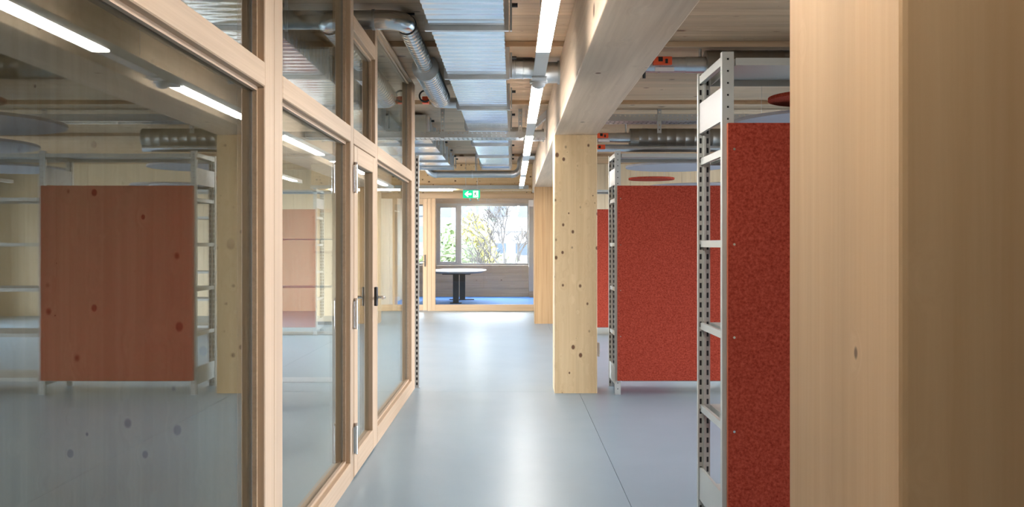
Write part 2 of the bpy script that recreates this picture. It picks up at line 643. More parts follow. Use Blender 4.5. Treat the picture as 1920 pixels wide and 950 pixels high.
tag(B(.404, .808, -4.15, YF - .005, 2.45, ZC - 0.046).build('timber_beam', 'beam_wood', bevel=0.006), 'long pale timber beam running above the row of columns', 'beam')

# ================================================================== LEFT GLAZED PARTITION
XG, XF, XB = -1.0, -0.95, -1.06
gp = thing('glazed_partition', (-1.0, 4.5, 0), 'tall pale timber framed glass partition along the left of the corridor', 'partition')


def member(name, y0, y1, z0, z1, mat, par=gp, bevel=0.004, xf=XF, xb=XB):
    return B(xb, xf, y0, y1, z0, z1).build(name, mat, par, bevel=bevel)


PZ = ZC - .05
posts = [(-3.9, -3.8), (0.2, 0.3), (3.652, 3.933), (5.594, 5.692), (6.602, 6.708), (9.0, 9.285)]
for k, (a, b) in enumerate(posts):
    if b - a > 0.2:
        m = (a + b) / 2
        member('post', a, m - .001, 0, PZ, 'fir_Z')
        member('post', m + .001, b, 0, PZ, 'fir_Z')
    else:
        member('post', a, b, 0, PZ, 'fir_Z')
bays = [(-3.8, 0.2), (0.3, 3.652), (3.933, 5.594), (6.708, 9.0)]
T0, T1 = 2.01, 2.105
for (a, b) in bays:
    member('sill_rail', a, b, 0, .118, 'fir_Y', xf=XF + .001)
    member('transom', a, b, T0, T1, 'fir_Y', xf=XF + .001)
    member('head_rail', a, b, 2.945, PZ, 'fir_Y')
    for (z0, z1) in ((.118, T0), (T1, 2.945)):
        B(XG - .004, XG + .004, a, b, z0, z1).build('pane', 'glass', gp)
        g = MB()       # slim glazing beads behind and in front of the pane
        for (u, v) in ((XG - .022, XG - .005), (XG + .005, XG + .022)):
            g.box(u, v, a, a + .016, z0, z1).box(u, v, b - .016, b, z0, z1)
            g.box(u, v, a + .016, b - .016, z0, z0 + .016).box(u, v, a + .016, b - .016, z1 - .016, z1)
        g.build('glazing_bead', 'fir_Y', gp)
        r = MB()
        r.box(XG - .0048, XG + .0048, a + .016, a + .022, z0 + .02, z1 - .02).box(XG - .0048, XG + .0048, b - .022, b - .016, z0 + .02, z1 - .02)
        r.build('seal', 'seal_grey', gp)
# bay over the door
member('transom', 5.692, 6.602, T0, T1, 'fir_Y', xf=XF + .001)
member('transom', 5.692, 6.602, 2.69, 2.785, 'fir_Y', xf=XF + .001)
B(XG - .004, XG + .004, 5.692, 6.602, T1, 2.69).build('pane', 'glass', gp)
g = MB()
for (u, v) in ((XG - .022, XG - .005), (XG + .005, XG + .022)):
    g.box(u, v, 5.692, 5.708, T1, 2.69).box(u, v, 6.586, 6.602, T1, 2.69).box(u, v, 5.708, 6.586, T1, T1 + .016).box(u, v, 5.708, 6.586, 2.674, 2.69)
g.build('glazing_bead', 'fir_Y', gp)

# door_1 in the partition
d1 = thing('door_1', (-1.0, 6.15, 0), 'pale timber framed glass door in the left partition with three hinges', None, kind='structure')
DY0, DY1 = 5.697, 6.597
dm = dict(par=d1, xf=XF + .004, xb=XF - .065)
member('stile', DY0, DY0 + .125, .008, 2.004, 'fir_Z', **dm)
member('stile', DY1 - .13, DY1, .008, 2.004, 'fir_Z', **dm)
member('rail', DY0 + .125, DY1 - .13, .008, .145, 'fir_Y', **dm)
member('rail', DY0 + .125, DY1 - .13, 1.895, 2.004, 'fir_Y', **dm)
B(XF - .034, XF - .026, DY0 + .125, DY1 - .13, .145, 1.895).build('pane', 'glass', d1)
for zc in (.235, .985, 1.80):
    h = MB().tube([(XF + .014, DY0 - .002, zc - .085), (XF + .014, DY0 - .002, zc + .085)], .011, 14).build('hinge', 'chrome', d1, smooth=True)
    MB().tube([(XF + .014, DY0 - .002, zc + .0855), (XF + .014, DY0 - .002, zc + .10)], .0105, 12).build('hinge_cap', 'table_edge', h)
    B(XF + .003, XF + .006, DY0 - .04, DY0 + .04, zc - .08, zc + .08).build('hinge_leaf', 'chrome', h)
for sgn in (1, -1):
    xw = XF + .004 if sgn > 0 else XF - .065
    yh = DY1 - .062
    h = B(min(xw, xw + sgn * .022), max(xw, xw + sgn * .022), yh - .021, yh + .021, .985, 1.115).build('handle', 'black_plastic', d1, bevel=0.004)
    MB().tube([(xw + sgn * .022, yh, 1.045), (xw + sgn * .055, yh, 1.045)] + arc((xw + sgn * .055, yh, 1.045), (xw + sgn * .07, yh, 1.045), (xw + sgn * .07, yh - .015, 1.045), 5)[1:] + [(xw + sgn * .07, yh - .115, 1.045)], .0095, 12).build('lever', 'chrome', h, smooth=True)

# ================================================================== FAR GLAZED PARTITION + DOOR
fp = thing('glazed_partition', (-0.9, YP, 0), 'low-silled timber framed glass partition closing the far corridor end', 'partition')
ya, yb = YP, YP + .09
B(-2.78, .86, ya, yb, 2.405, 2.52).build('head_rail', 'pine_X', fp, bevel=.004)
for a, b in ((-1.81, -1.725), (-1.723, -1.64), (.46, .56), (-2.78, -2.62)):
    B(a, b, ya, yb, 0, 2.405).build('post', 'pine_Z', fp, bevel=.004)
B(-1.64, .46, ya, yb, 0, .135).build('sill_rail', 'pine_X', fp, bevel=.004)
B(.56, .86, ya, yb, 0, .135).build('sill_rail', 'pine_X', fp, bevel=.004)
B(-1.64, .46, ya + .04, ya + .048, .135, 2.405).build('pane', 'glass_clear', fp)
B(.56, .86, ya + .04, ya + .048, .135, 2.405).build('pane', 'glass_clear', fp)
d2 = thing('door_2', (-2.2, YP, 0), 'timber framed glass door at the far end left of the glass bay', None, kind='structure')
B(-2.615, -2.51, ya - .004, ya + .06, .008, 2.4).build('stile', 'pine_Z', d2, bevel=.003)
B(-1.905, -1.815, ya - .004, ya + .06, .008, 2.4).build('stile', 'pine_Z', d2, bevel=.003)
B(-2.51, -1.905, ya - .004, ya + .06, .008, .135).build('rail', 'pine_X', d2, bevel=.003)
B(-2.51, -1.905, ya - .004, ya + .06, 2.28, 2.4).build('rail', 'pine_X', d2, bevel=.003)
B(-2.51, -1.905, ya + .028, ya + .036, .135, 2.28).build('pane', 'glass_clear', d2)
h = B(-1.875, -1.84, ya - .014, ya - .004, .95, 1.2).build('handle', 'chrome', d2, bevel=.002)
MB().tube([(-1.857, ya - .014, 1.06), (-1.857, ya - .055, 1.06), (-1.96, ya - .06, 1.06)], .01, 10).build('lever', 'chrome', h)
# plain pale door in the left far wall
d3 = thing('door_3', (-3.75, YP - .03, 0), 'plain pale door in the far left timber wall', None, kind='structure')
B(-4.1, -3.4, YP - .05, YP - .001, .012, 2.1).build('door_leaf', 'panel_wood', d3, bevel=.003)
for a, b in ((-4.18, -4.105), (-3.395, -3.32)):
    B(a, b, YP - .06, YP - .001, 0, 2.18).build('jamb', 'pine_Z', d3)
B(-4.105, -3.395, YP - .06, YP - .001, 2.105, 2.18).build('lintel', 'pine_X', d3)
h = B(-3.75, -3.715, YP - .06, YP - .05, .95, 1.2).build('handle', 'chrome', d3)
MB().tube([(-3.73, YP - .06, 1.09), (-3.73, YP - .1, 1.09), (-3.84, YP - .1, 1.09)], .01, 10).build('lever', 'chrome', h)

# ================================================================== SHELVING UNITS
def perf_plate(mb, a0, a1, h0, h1, pos, thick, facing, hw, hh, pitch, n_col=1):
    """upright plate with a real column of holes. facing 'Y': plate in XZ at y=pos; facing 'X': plate in YZ at x=pos"""
    def bx(u0, u1, z0, z1):
        if facing == 'Y':
            mb.box(u0, u1, pos, pos + thick, z0, z1)
        else:
            mb.box(pos, pos + thick, u0, u1, z0, z1)
    c = (a0 + a1) / 2
    bx(a0, c - hw / 2, h0, h1)
    bx(c + hw / 2, a1, h0, h1)
    z = h0
    while z < h1 - 1e-6:
        top = min(h1, z + pitch - hh)
        bx(c - hw / 2, c + hw / 2, z, top)
        z += pitch


def make_unit(loc, label, group):
    X, Y = loc
    t = thing('shelving_unit', (X, Y, 0), label, 'shelving', group)
    BW = 1.42
    H = 2.29
    for k in range(3):
        x = X + k * BW
        u = MB()
        perf_plate(u, x, x + .054, .006, H, Y, .0025, 'Y', .009, .009, .055)
        u.box(x, x + .0025, Y + .0025, Y + .035, .006, H).box(x + .0515, x + .054, Y + .0025, Y + .035, .006, H)
        o = u.build('upright', 'shelf_paint', t)
        B(x + .004, x + .050, Y + .012, Y + .015, .01, H - .005).build('slot_shade', 'slot_dark', o)  # added dark strip paints the shade inside the hollow upright behind its holes
        B(x - .004, x + .060, Y - .002, Y + .05, 0, .006).build('foot', 'galv', o)
        u = MB()
        yy = Y + .56
        perf_plate(u, x, x + .026, .006, H, yy, .0025, 'Y', .011, .028, .05)
        u.box(x + .026, x + .036, yy - .022, yy + .03, .006, H)
        perf_plate(u, x + .036, x + .062, .006, H, yy, .0025, 'Y', .011, .028, .05)
        u.box(x, x + .0025, yy + .0025, yy + .03, .006, H)
        o = u.build('upright', 'shelf_paint', t)
        B(x + .003, x + .025, yy + .008, yy + .012, .01, H - .005).build('slot_shade', 'slot_dark', o)  # two more near-black strips standing in for shade behind the slots
        B(x + .037, x + .061, yy + .008, yy + .012, .01, H - .005).build('slot_shade', 'slot_dark', o)
        B(x - .004, x + .066, yy - .01, yy + .034, 0, .006).build('foot', 'galv', o)
        for nm, za, zb in (('side_plate', 1.98, 2.13), ('side_plate', .09, .25)):
            s = MB().box(x + .006, x + .009, Y + .036, yy - .002, za, zb)
            s.box(x + .006, x + .02, Y + .036, yy - .002, za - .003, za).box(x + .006, x + .02, Y + .036, yy - .002, zb, zb + .003)
            s.build(nm, 'plate_white' if za > 1 else 'shelf_paint', t)
        s = B(x + .006, x + .03, Y + .036, yy - .002, 2.235, 2.275)
        s.build('top_bar', 'shelf_paint', t)
    for k in range(2):
        x0 = X + k * BW + .064
        x1 = X + (k + 1) * BW - .002
        for z in (.16, .575, 1.0, 1.425, 1.85, 2.262):
            s = MB().box(x0, x1, Y + .004, Y + .585, z - .003, z)
            dz = .034
            s.box(x0, x1, Y + .004, Y + .007, z - dz, z - .003).box(x0, x1, Y + .582, Y + .585, z - dz, z - .003)
            s.box(x0, x0 + .003, Y + .007, Y + .582, z - dz, z - .003).box(x1 - .003, x1, Y + .007, Y + .582, z - dz, z - .003)
            s.build('shelf', 'shelf_paint', t)
    for k in range(3):
        x = X + k * BW
        for z in (.575, 1.0, 1.425, 1.85):
            B(x + .012, x + .03, Y + .03, Y + .56, z - .034, z).build('shelf_bracket', 'shelf_paint', t)
    fx0, fx1 = X + .022, X + BW + .03
    p = B(fx0, fx1, Y - .024, Y - .002, .135, 1.96).build('felt_panel', 'felt_red', t, bevel=.002)
    p['label'] = 'red felt panel'
    B(fx0 - .0015, fx0 + .0005, Y - .023, Y - .003, .137, 1.958).build('cut_edge', 'felt_edge', p)
    for z in (.55, .98, 1.405, 1.84):
        for x in (fx0 + .028, fx1 - .028):
            MB().tube([(x, Y - .027, z), (x, Y - .0235, z)], .006, 8).build('screw', 'chrome', p)
    return t


make_unit((0.965, 4.36), 'grey steel shelving with red felt back panel directly beyond the nearest column', 'felt-backed shelving units')
make_unit((0.965, 8.9), 'grey steel shelving with red felt back panel right of the middle knotty column', 'felt-backed shelving units')
make_unit((1.03, 14.7), 'grey steel shelving with red felt panel farthest away, mostly hidden by the middle column', 'felt-backed shelving units')

# thin shelves behind the second pane
t = thing('wall_shelf', (-1.8, 8.65, 0), 'slim steel shelves standing behind the second glass pane', 'shelving')
for z in (.18, .605, 1.03, 1.46, 1.886):
    B(-2.14, -1.5, 8.5, 8.8, z - .009, z).build('shelf', 'label_white', t)
for x in (-2.18, -1.5):
    for yy in (8.5, 8.77):
        B(x, x + .035, yy, yy + .03, 0, 2.1).build('upright', 'shelf_paint', t)
# perforated upright at the end of the partition
u = MB()
perf_plate(u, -.955, -.915, .006, 2.29, 9.33, .0025, 'Y', .016, .028, .05)
u.box(-.955, -.9525, 9.3325, 9.37, .006, 2.29).box(-.9175, -.915, 9.3325, 9.37, .006, 2.29)
t = thing('steel_post', (-.935, 9.35, 0), 'slotted steel upright standing at the end of the glass partition', 'post')
u.build('upright', 'tray_steel', t)
B(-.952, -.918, 9.345, 9.349, .01, 2.28).build('slot_shade', 'slot_dark', t)  # shade within the post's channel, put in as a dark strip
B(-.965, -.905, 9.32, 9.38, 0, .006).build('foot', 'galv', t)
# low wooden cabinet in the left area
t = thing('low_cabinet', (-3.15, 16.95, 0), 'chest-high pale wooden cabinet seen through the second pane', 'cabinet')
B(-3.45, -2.85, 16.72, 17.2, .06, 1.27).build('carcass', 'wall_wood', t, bevel=.003)
B(-3.48, -2.82, 16.68, 17.22, 1.27, 1.3).build('top', 'fir_X', t, bevel=.003)
B(-3.43, -2.87, 16.76, 17.18, 0, .06).build('plinth', 'slot_dark', t)
for a, b in ((-3.44, -3.152), (-3.148, -2.86)):
    o = B(a, b, 16.70, 16.72, .07, 1.26).build('cabinet_door', 'wall_wood', t)

# cross beam in the left room
tag(B(-5.0, -1.075, 5.9, 6.0, 2.62, 2.74).build('cross_beam', 'fir_X', bevel=.004), 'bright timber cross beam seen through the upper second pane', 'beam')

# socket box on the side of the middle column
t = thing('socket_box', (.83, 9.2, .33), 'small white socket box low on the side of the middle column', 'socket')
B(.809, .846, 9.16, 9.24, .33, .46).build('box', 'white_paint', t, bevel=.004)
B(.846, .850, 9.175, 9.225, .35, .44).build('face_plate', 'label_white', t)

# ================================================================== CEILING SERVICES
# main rectangular duct
def rect_duct(x0, x1, z0, z1, y_joints, label, ribdepth=.0032):
    t = thing('air_duct', ((x0 + x1) / 2, y_joints[0], z0), label, 'duct')
    for a, b in zip(y_joints[:-1], y_joints[1:]):
        a2, b2 = a + .02, b - .02
        n = 13
        mb = MB()
        prof = []
        for i in range(n):
            s0 = a2 + (b2 - a2) * i / n
            w = (b2 - a2) / n
            prof += [(s0 + w * q / 6, ribdepth * .5 * (1 - math.cos(2 * math.pi * q / 6))) for q in range(6)]
        prof.append((b2, 0))
        k = len(prof)
        v0 = len(mb.v)
        for (yy, d) in prof:
            mb.v += [(x0 - d, yy, z1), (x0 - d, yy, z0 - d), (x1 + d, yy, z0 - d), (x1 + d, yy, z1)]
        for i in range(k - 1):
            for j in range(3):
                q = v0 + i * 4 + j
                mb.f.append((q, q + 1, q + 5, q + 4))
            q = v0 + i * 4
            mb.f.append((q + 3, q, q + 4, q + 7))
        mb.f.append((v0, v0 + 1, v0 + 2, v0 + 3))
        e = v0 + (k - 1) * 4
        mb.f.append((e + 3, e + 2, e + 1, e))
        mb.build('duct_section', 'duct_sheet', t, smooth=True)
    for y in y_joints:
        f = MB()
        for d in (-.021, .002):
            f.box(x0 - .03, x1 + .03, y + d, y + d + .019, z0 - .03, z0 - .001)
            f.box(x0 - .03, x0 - .001, y + d, y + d + .019, z0 - .001, z1 - .012)
            f.box(x1 + .001, x1 + .03, y + d, y + d + .019, z0 - .001, z1 - .012)
        f.build('flange', 'galv', t)
        for x in (x0 - .05, x1 + .036):
            h = B(x, x + .014, y + .2, y + .24, z0 + .02, ZC - .046).build('hanger', 'tray_steel', t)
            MB().tube([(x + .014, y + .22, z1 - .05), (x + .05, y + .22, z1 - .05)], .014, 8).build('damper', 'black_rubber', h)
    return t


K = 1.19 * 1780
YJ = [2.49, 4.17, 5.85, 7.55, 9.26, 10.93, 12.63, 14.34, 15.9, 16.6]
rect_duct(-.506, -.05, 2.75, 2.985, YJ, 'long silver rectangular air duct above the middle of the corridor')
rect_duct(-1.64, -1.045, 2.75, 2.985, [11.5, 12.7, 13.9, 15.1, 16.1, 16.65], 'silver rectangular air duct beyond the glass partition, left of the main duct')

# ringed pipe
def ribbed(p0, p1, r, pitch, ridge=.004):
    p0, p1 = Vector(p0), Vector(p1)
    L = (p1 - p0).length
    d = (p1 - p0) / L
    pts, rs = [], []
    n = max(1, int(L / pitch))
    for i in range(n):
        s = L * i / n
        w = L / n
        for f, q in ((0, 0), (.84, 0), (.88, ridge), (.96, ridge)):
            pts.append(tuple(p0 + d * (s + w * f)))
            rs.append(r + q)
    pts.append(tuple(p1))
    rs.append(r)
    return pts, rs


# spiral duct from the glass partition into the corridor, with silencer
t = thing('spiral_duct', (-.73, 7.5, 2.78), 'shiny spiral duct with elbow and silencer coming out of the glass partition', 'duct')
ZD = 2.925
r = .064
MB().tube([(-1.75, 6.42, ZD), (-1.12, 6.42, ZD), (-.94, 6.42, ZD)], r, 24).build('straight_pipe', 'galv', t, smooth=True)
MB().tube([(-.945, 6.42, ZD), (-.925, 6.42, ZD)], r + .006, 24).build('collar', 'tray_steel', t, smooth=True)
MB().tube([(-.925, 6.42, ZD)] + arc((-.86, 6.42, ZD), (-.73, 6.42, ZD), (-.73, 6.56, ZD), 12), r + .002, 24).build('elbow', 'spiral_sheet', t, smooth=True)
MB().tube([(-.73, 6.555, ZD), (-.73, 6.575, ZD)], r + .007, 24).build('collar', 'black_rubber', t, smooth=True)
pts, rs = ribbed((-.73, 6.575, ZD), (-.73, 8.0, ZD - .005), r, .095, .006)
MB().tube(pts, rs, 24).build('spiral_pipe', 'spiral_sheet', t, smooth=True)
pts, rs = ribbed((-.73, 8.0, ZD - .03), (-.73, 9.6, ZD - .03), .1, .095, .006)
MB().tube(pts, rs, 28).build('silencer', 'spiral_sheet', t, smooth=True)
MB().tube([(-.73, 7.985, ZD - .03), (-.73, 8.0, ZD - .03)], .112, 28).build('end_cap', 'galv', t, smooth=True)
MB().tube([(-.73, 9.6, ZD - .06)] + arc((-.73, 9.66, ZD - .06), (-.73, 9.76, ZD - .06), (-.64, 9.76, ZD - .06), 8) + [(-.512, 9.76, ZD - .06)], .055, 20).build('branch', 'galv', t, smooth=True)
for (x, y) in ((-.73, 6.62), (-.73, 7.6), (-.73, 9.3)):
    h = B(x - .008, x + .008, y, y + .012, ZD + .05, ZC - .001).build('hanger', 'table_steel', t)
    B(x - .05, x + .05, y - .006, y + .018, ZC - .012, ZC - .001).build('hanger_foot', 'table_steel', h)
# flow regulator with cable loop
a_ = B(-.905, -.84, 9.55, 9.63, 2.83, 2.90).build('actuator', 'orange_plastic', t, bevel=.004)
MB().tube([(-.84, 9.55, 2.87), (-.73, 9.6, 2.87)], .012, 8).build('shaft', 'chrome', a_)
lp = [(-.875 + .055 * math.cos(2 * math.pi * i / 20), 9.54, 2.90 + .055 * math.sin(2 * math.pi * i / 20)) for i in range(20)]
MB().tube(lp + [lp[0]], .009, 8).build('cable', 'black_rubber', a_)

# branch ducts between main duct and beam
def branch(y, z, r, label, bend=.04, mat='galv'):
    t = thing('branch_duct', (.18, y, z - r), label, 'duct')
    pts, rs = ribbed((-.04, y, z), (.10, y, z), r, .06, .003)
    MB().tube(pts, rs, 22).build('collar_pipe', mat, t, smooth=True)
    pts2 = [(.10, y, z), (.16, y, z), (.22, y, z - bend * .5), (.28, y, z - bend), (.34, y, z - bend), (.405, y, z - bend)]
    MB().tube(pts2, r * .98, 22).build('offset_pipe', mat, t, smooth=True)
    MB().tube([(.385, y, z - bend), (.405, y, z - bend)], r + .008, 22).build('wall_collar', 'tray_steel', t, smooth=True)


branch(8.05, 2.905, .092, 'first round branch duct between main duct and timber beam, beside the light')
branch(12.0, 2.82, .075, 'second round branch duct between main duct and timber beam, behind the cable tray', .03)

# U-shaped pipe at the corridor end
t = thing('pipe_loop', (-.7, 16.8, 2.6), 'grey round pipe crossing the corridor end with upturned elbows', 'pipe')
yy, zz, r = 16.8, 2.66, .062
xa, xb = -1.5, .15
MB().tube([(xa, yy, 3.0), (xa, yy, zz + .16)] + arc((xa, yy, zz + .16), (xa, yy, zz), (xa + .16, yy, zz), 10)[1:], r, 20).build('elbow', 'galv', t, smooth=True)
MB().tube([(xa + .16, yy, zz), (.0, yy, zz)], r - .001, 20).build('cross_pipe', 'tray_steel', t, smooth=True)
MB().tube(arc((.0, yy, zz), (xb, yy, zz), (xb, yy, zz + .15), 10) + arc((xb, yy, zz + .2), (xb, yy, zz + .32), (xb + .12, yy, zz + .32), 8)[0:] + [(.404, yy, zz + .32)], r, 20).build('elbow', 'galv', t, smooth=True)
for x in (xa + .16, -.7, .0):
    MB().tube([(x - .012, yy, zz), (x + .012, yy, zz)], r + .006, 20).build('clamp', 'galv', t, smooth=True)
MB().tube([(-.64, yy, zz + .06), (-.64, yy, ZC - .001)], .012, 8).build('hanger', 'tray_steel', t)

# cable trays
def perf_band(mb, x0, x1, y, z0, z1, rows, pitch, hw, hh):
    """side rail in XZ with rows of real holes"""
    h = (z1 - z0) / rows
    for r_ in range(rows):
        c = z0 + h * (r_ + .5)
        mb.box(x0, x1, y, y + .002, z0 + h * r_, c - hh / 2)
        mb.box(x0, x1, y, y + .002, c + hh / 2, z0 + h * (r_ + 1))
        x = x0
        while x < x1:
            mb.box(x, min(x + pitch - hw, x1), y, y + .002, c - hh / 2, c + hh / 2)
            x += pitch


def tray(x0, x1, y0, y1, z0, z1, hangers, label):
    t = thing('cable_tray', ((x0 + x1) / 2, y0, z0), label, 'cable tray')
    for y in (y0, y1 - .002):
        mb = MB()
        perf_band(mb, x0, x1, y, z0, z1, 2, .055, .016, .008)
        mb.build('side_rail', 'tray_steel', t)
    mb = MB()          # slotted bottom sheet
    mb.box(x0, x1, y0, y0 + .05, z0, z0 + .002).box(x0, x1, y1 - .05, y1, z0, z0 + .002)
    mb.box(x0, x1, (y0 + y1) / 2 - .03, (y0 + y1) / 2 + .03, z0, z0 + .002)
    x = x0
    while x < x1 - .04:
        mb.box(x, x + .032, y0 + .05, y1 - .05, z0, z0 + .002)
        x += .055
    mb.build('bottom_sheet', 'galv', t)
    for (x, low) in hangers:
        h = MB()
        perf_plate(h, x - .022, x + .022, z0 - low, ZC - .001, y0 - .012, .003, 'Y', .014, .018, .05)
        h.box(x - .022, x - .019, y0 - .009, y0 + .02, z0 - low, ZC - .001).box(x + .019, x + .022, y0 - .009, y0 + .02, z0 - low, ZC - .001)
        o = h.build('hanger', 'tray_steel', t)
        B(x - .055, x + .055, y0 - .03, y0 + .05, ZC - .012, ZC - .001).build('hanger_foot', 'galv', o)


tray(-3.2, .39, 10.95, 11.25, 2.645, 2.712, ((-.80, .01), (.095, .01)), 'perforated steel cable tray crossing under the main duct')
tray(.82, 4.6, 10.95, 11.25, 2.835, 2.915, ((1.70, .14), (3.4, .14)), 'perforated steel cable tray right of the beam, above the second shelving')
# slanted tray piece climbing to the beam
mb = MB()
for q in range(9):
    x = .22 + q * .02
    z = 2.73 + q * .018
    mb.box(x, x + .014, 10.98, 11.22, z, z + .024)
mb.prism([(.21, 2.715), (.40, 2.885), (.40, 2.965), (.21, 2.795)], 'Y', 10.96, 10.963)
tag(mb.build('tray_ramp', 'tray_steel'), 'short slanted perforated tray piece climbing to the timber beam', 'cable tray')

# silencer pipes on the right
def side_pipe(y, z, xs_, r, R, x1, label, second=None):
    t = thing('silencer_pipe', (x1, y, z - R), label, 'duct')
    x = .81
    MB().tube([(x, y, z), (x + .62, y, z)], r, 24).build('pipe', 'galv', t, smooth=True)
    MB().tube([(x + .36, y, z), (x + .375, y, z)], r + .004, 24).build('seam_ring', 'tray_steel', t, smooth=True)
    MB().tube([(x + .58, y, z), (xs_, y, z)], r + .004, 24).build('collar', 'galv', t, smooth=True)
    pts, rs = ribbed((xs_, y, z), (x1, y, z), R, .12, .002)
    MB().tube(pts, rs, 28).build('silencer', 'dark_sheet', t, smooth=True)
    o = B(x + .33 - .02, x + .33 + .13, y - r - .035, y - r + .03, z - .015, z + .05).build('actuator', 'orange_plastic', t, bevel=.004)
    B(x + .35, x + .385, y - r - .038, y - r - .034, z + .01, z + .045).build('dial', 'black_plastic', o)
    B(x + .405, x + .425, y - r - .038, y - r - .034, z - .005, z + .03).build('dial', 'black_plastic', o)
    lp = [(x + .27 + .04 * math.cos(a), y - r - .02, z + .055 + .05 * math.sin(a)) for a in [(-1.9 + 3.6 * i / 14) for i in range(15)]]
    MB().tube(lp, .006, 6).build('cable', 'black_rubber', o)
    MB().tube([(x + .24, y - r - .01, z - .12), (x + .24, y - r - .01, z - .02)], .013, 8).build('handle', 'black_plastic', o)
    MB().tube([(x + .7, y, z + .05), (x + .7, y, ZC - .001)], .012, 8).build('hanger', 'tray_steel', t)
    B(x + .33, x + .48, y - r - .004, y - r + .01, z - .062, z - .03).build('label_plate', 'label_white', t)
    if second:
        z2, r2 = second
        MB().tube([(x, y, z2), (x1, y, z2)], r2, 20).build('lower_pipe', 'galv', t, smooth=True)
        o = B(x + .3, x + .42, y - r2 - .035, y - r2 + .02, z2 - .02, z2 + .04).build('actuator', 'orange_plastic', t, bevel=.004)
        B(x + .33, x + .36, y - r2 - .038, y - r2 - .034, z2 - .01, z2 + .025).build('dial', 'black_plastic', o)
    return t


side_pipe(7.62, 2.848, 1.55, .062, .115, 3.4, 'silver pipe with orange actuator and dark silencer above the nearest shelving')
side_pipe(12.6, 2.83, 1.56, .062, .12, 2.9, 'silver pipe with orange actuators and dark silencer above the second shelving', (2.69, .05))

# LED strip along the corridor
RIBS = (4.45, 7.53, 10.6, 13.7, 16.8)


def under(y):
    """height of the ceiling surface at depth y (ribs hang a little lower)"""
    return ZC - .046 if any(a - .01 < y < a + .43 for a in RIBS) else ZC - .001


def led_line(x0, x1, z0, z1, lit, ya, yb, label, hang):
    t = thing('light_strip', ((x0 + x1) / 2, (ya + yb) / 2, z0), label, 'lamp')
    B(x0 + .004, x1 - .004, ya, yb, z0 + .012, z1).build('housing', 'white_paint', t, bevel=.002)
    for a, b in lit:
        B(x0, x1, a, b, z0, z0 + .011).build('diffuser', 'led_diffuser', t)
    e = [ya] + [v for q in lit for v in q] + [yb]
    for i in range(0, len(e), 2):
        if e[i + 1] - e[i] > .01:
            B(x0, x1, e[i] + .001, e[i + 1] - .001, z0, z0 + .011).build('blank_cover', 'white_paint', t)
    for y in hang:
        MB().tube([((x0 + x1) / 2, y, z1), ((x0 + x1) / 2, y, under(y))], .002, 6).build('wire', 'galv', t)
    return t


lit = [(.55, 2.4), (3.2, 5.0), (6.12, 7.9), (8.86, 10.74), (11.5, 13.6), (14.2, 16.2)]
led = led_line(.128, .200, 2.418, 2.475, lit, -2.0, 17.1, 'long ceiling light strip running beside the timber beam', (-1, 2.9, 5.5, 8.4, 11.5, 13.5, 16.5))
s = MB().tube([(.164, 5.86, 2.419), (.164, 5.86, 2.40)], .055, 24).build('sensor', 'white_paint', led, smooth=True)
MB().tube([(.164, 5.86, 2.40), (.164, 5.86, 2.385), (.164, 5.86, 2.372), (.164, 5.86, 2.366)], [.042, .04, .028, .008], 24).build('sensor_lens', 'label_white', s, smooth=True)
B(.118, .21, 5.70, 5.80, 2.405, 2.417).build('sensor_base', 'white_paint', s, bevel=.003)

# LED strip across the downstand
t = thing('light_strip', (-1.4, YF - .05, 2.49), 'ceiling light strip mounted across the far timber downstand', 'lamp')
B(-4.0, .33, YF - .075, YF - .002, 2.525, 2.595).build('housing', 'shelf_paint', t)
B(-3.6, -1.18, YF - .07, YF - .008, 2.487, 2.525).build('diffuser', 'led_diffuser', t)
# LED strip deeper in the open area, over the shelving
for (x, ya, yb, lab) in ((6.4, 2.0, 16.0, 'second light strip over the open area behind the shelving'),):
    led_line(x, x + .072, 2.45, 2.505, [(q, q + 1.9) for q in (2.2, 4.9, 7.6, 10.3, 13.0)], ya, yb, lab, (3, 9, 15))
led_line(-3.6, -3.53, 2.45, 2.505, [(q, q + 1.9) for q in (11.0, 13.7)], 10.6, 16.0, 'light strip over the area beyond the glass partition at left', (11, 15))

led_line(-.9, -.83, 2.70, 2.755, [(21.2, 23.0), (23.6, 25.4)], 20.9, 25.6, 'light strip inside the blue-carpeted room behind the far glass', (21.5, 25.0))

# exit sign
sy = 17.25
t = thing('exit_sign', (-.75, sy, 2.25), 'green emergency exit sign with left arrow hanging under the ceiling', 'sign')
x0, x1, z0, z1 = -.892, -.582, 2.262, 2.405
B(x0, x1, sy, sy + .03, z0, z1).build('panel', 'sign_green_lit', t, bevel=.003)
zc = (z0 + z1) / 2
xc = x0 + .095
MB().prism([(xc - .065, zc), (xc - .012, zc + .05), (xc + .012, zc + .05), (xc - .018, zc + .017), (xc + .062, zc + .017), (xc + .062, zc - .017), (xc - .018, zc - .017), (xc + .012, zc - .05), (xc - .012, zc - .05)], 'Y', sy - .002, sy - .0002).build('arrow', 'sign_white_lit', t)
dx0 = x0 + .185
dd = B(dx0, dx0 + .095, sy - .002, sy - .0002, z0 + .012, z1 - .012).build('door_symbol', 'sign_white_lit', t)
mb = MB()
cx, cz = dx0 + .048, zc
MB_ = [((cx - .004, cz + .03), (cx - .012, cz - .005), .008), ((cx - .012, cz - .005), (cx + .018, cz - .022), .0065), ((cx + .018, cz - .022), (cx + .02, cz - .05), .006),
       ((cx - .012, cz - .005), (cx - .022, cz - .028), .0065), ((cx - .022, cz - .028), (cx - .04, cz - .036), .006), ((cx - .004, cz + .026), (cx + .02, cz + .01), .005), ((cx + .02, cz + .01), (cx + .03, cz + .018), .005),
       ((cx - .004, cz + .026), (cx - .026, cz + .014), .005), ((cx - .026, cz + .014), (cx - .03, cz - .004), .005)]
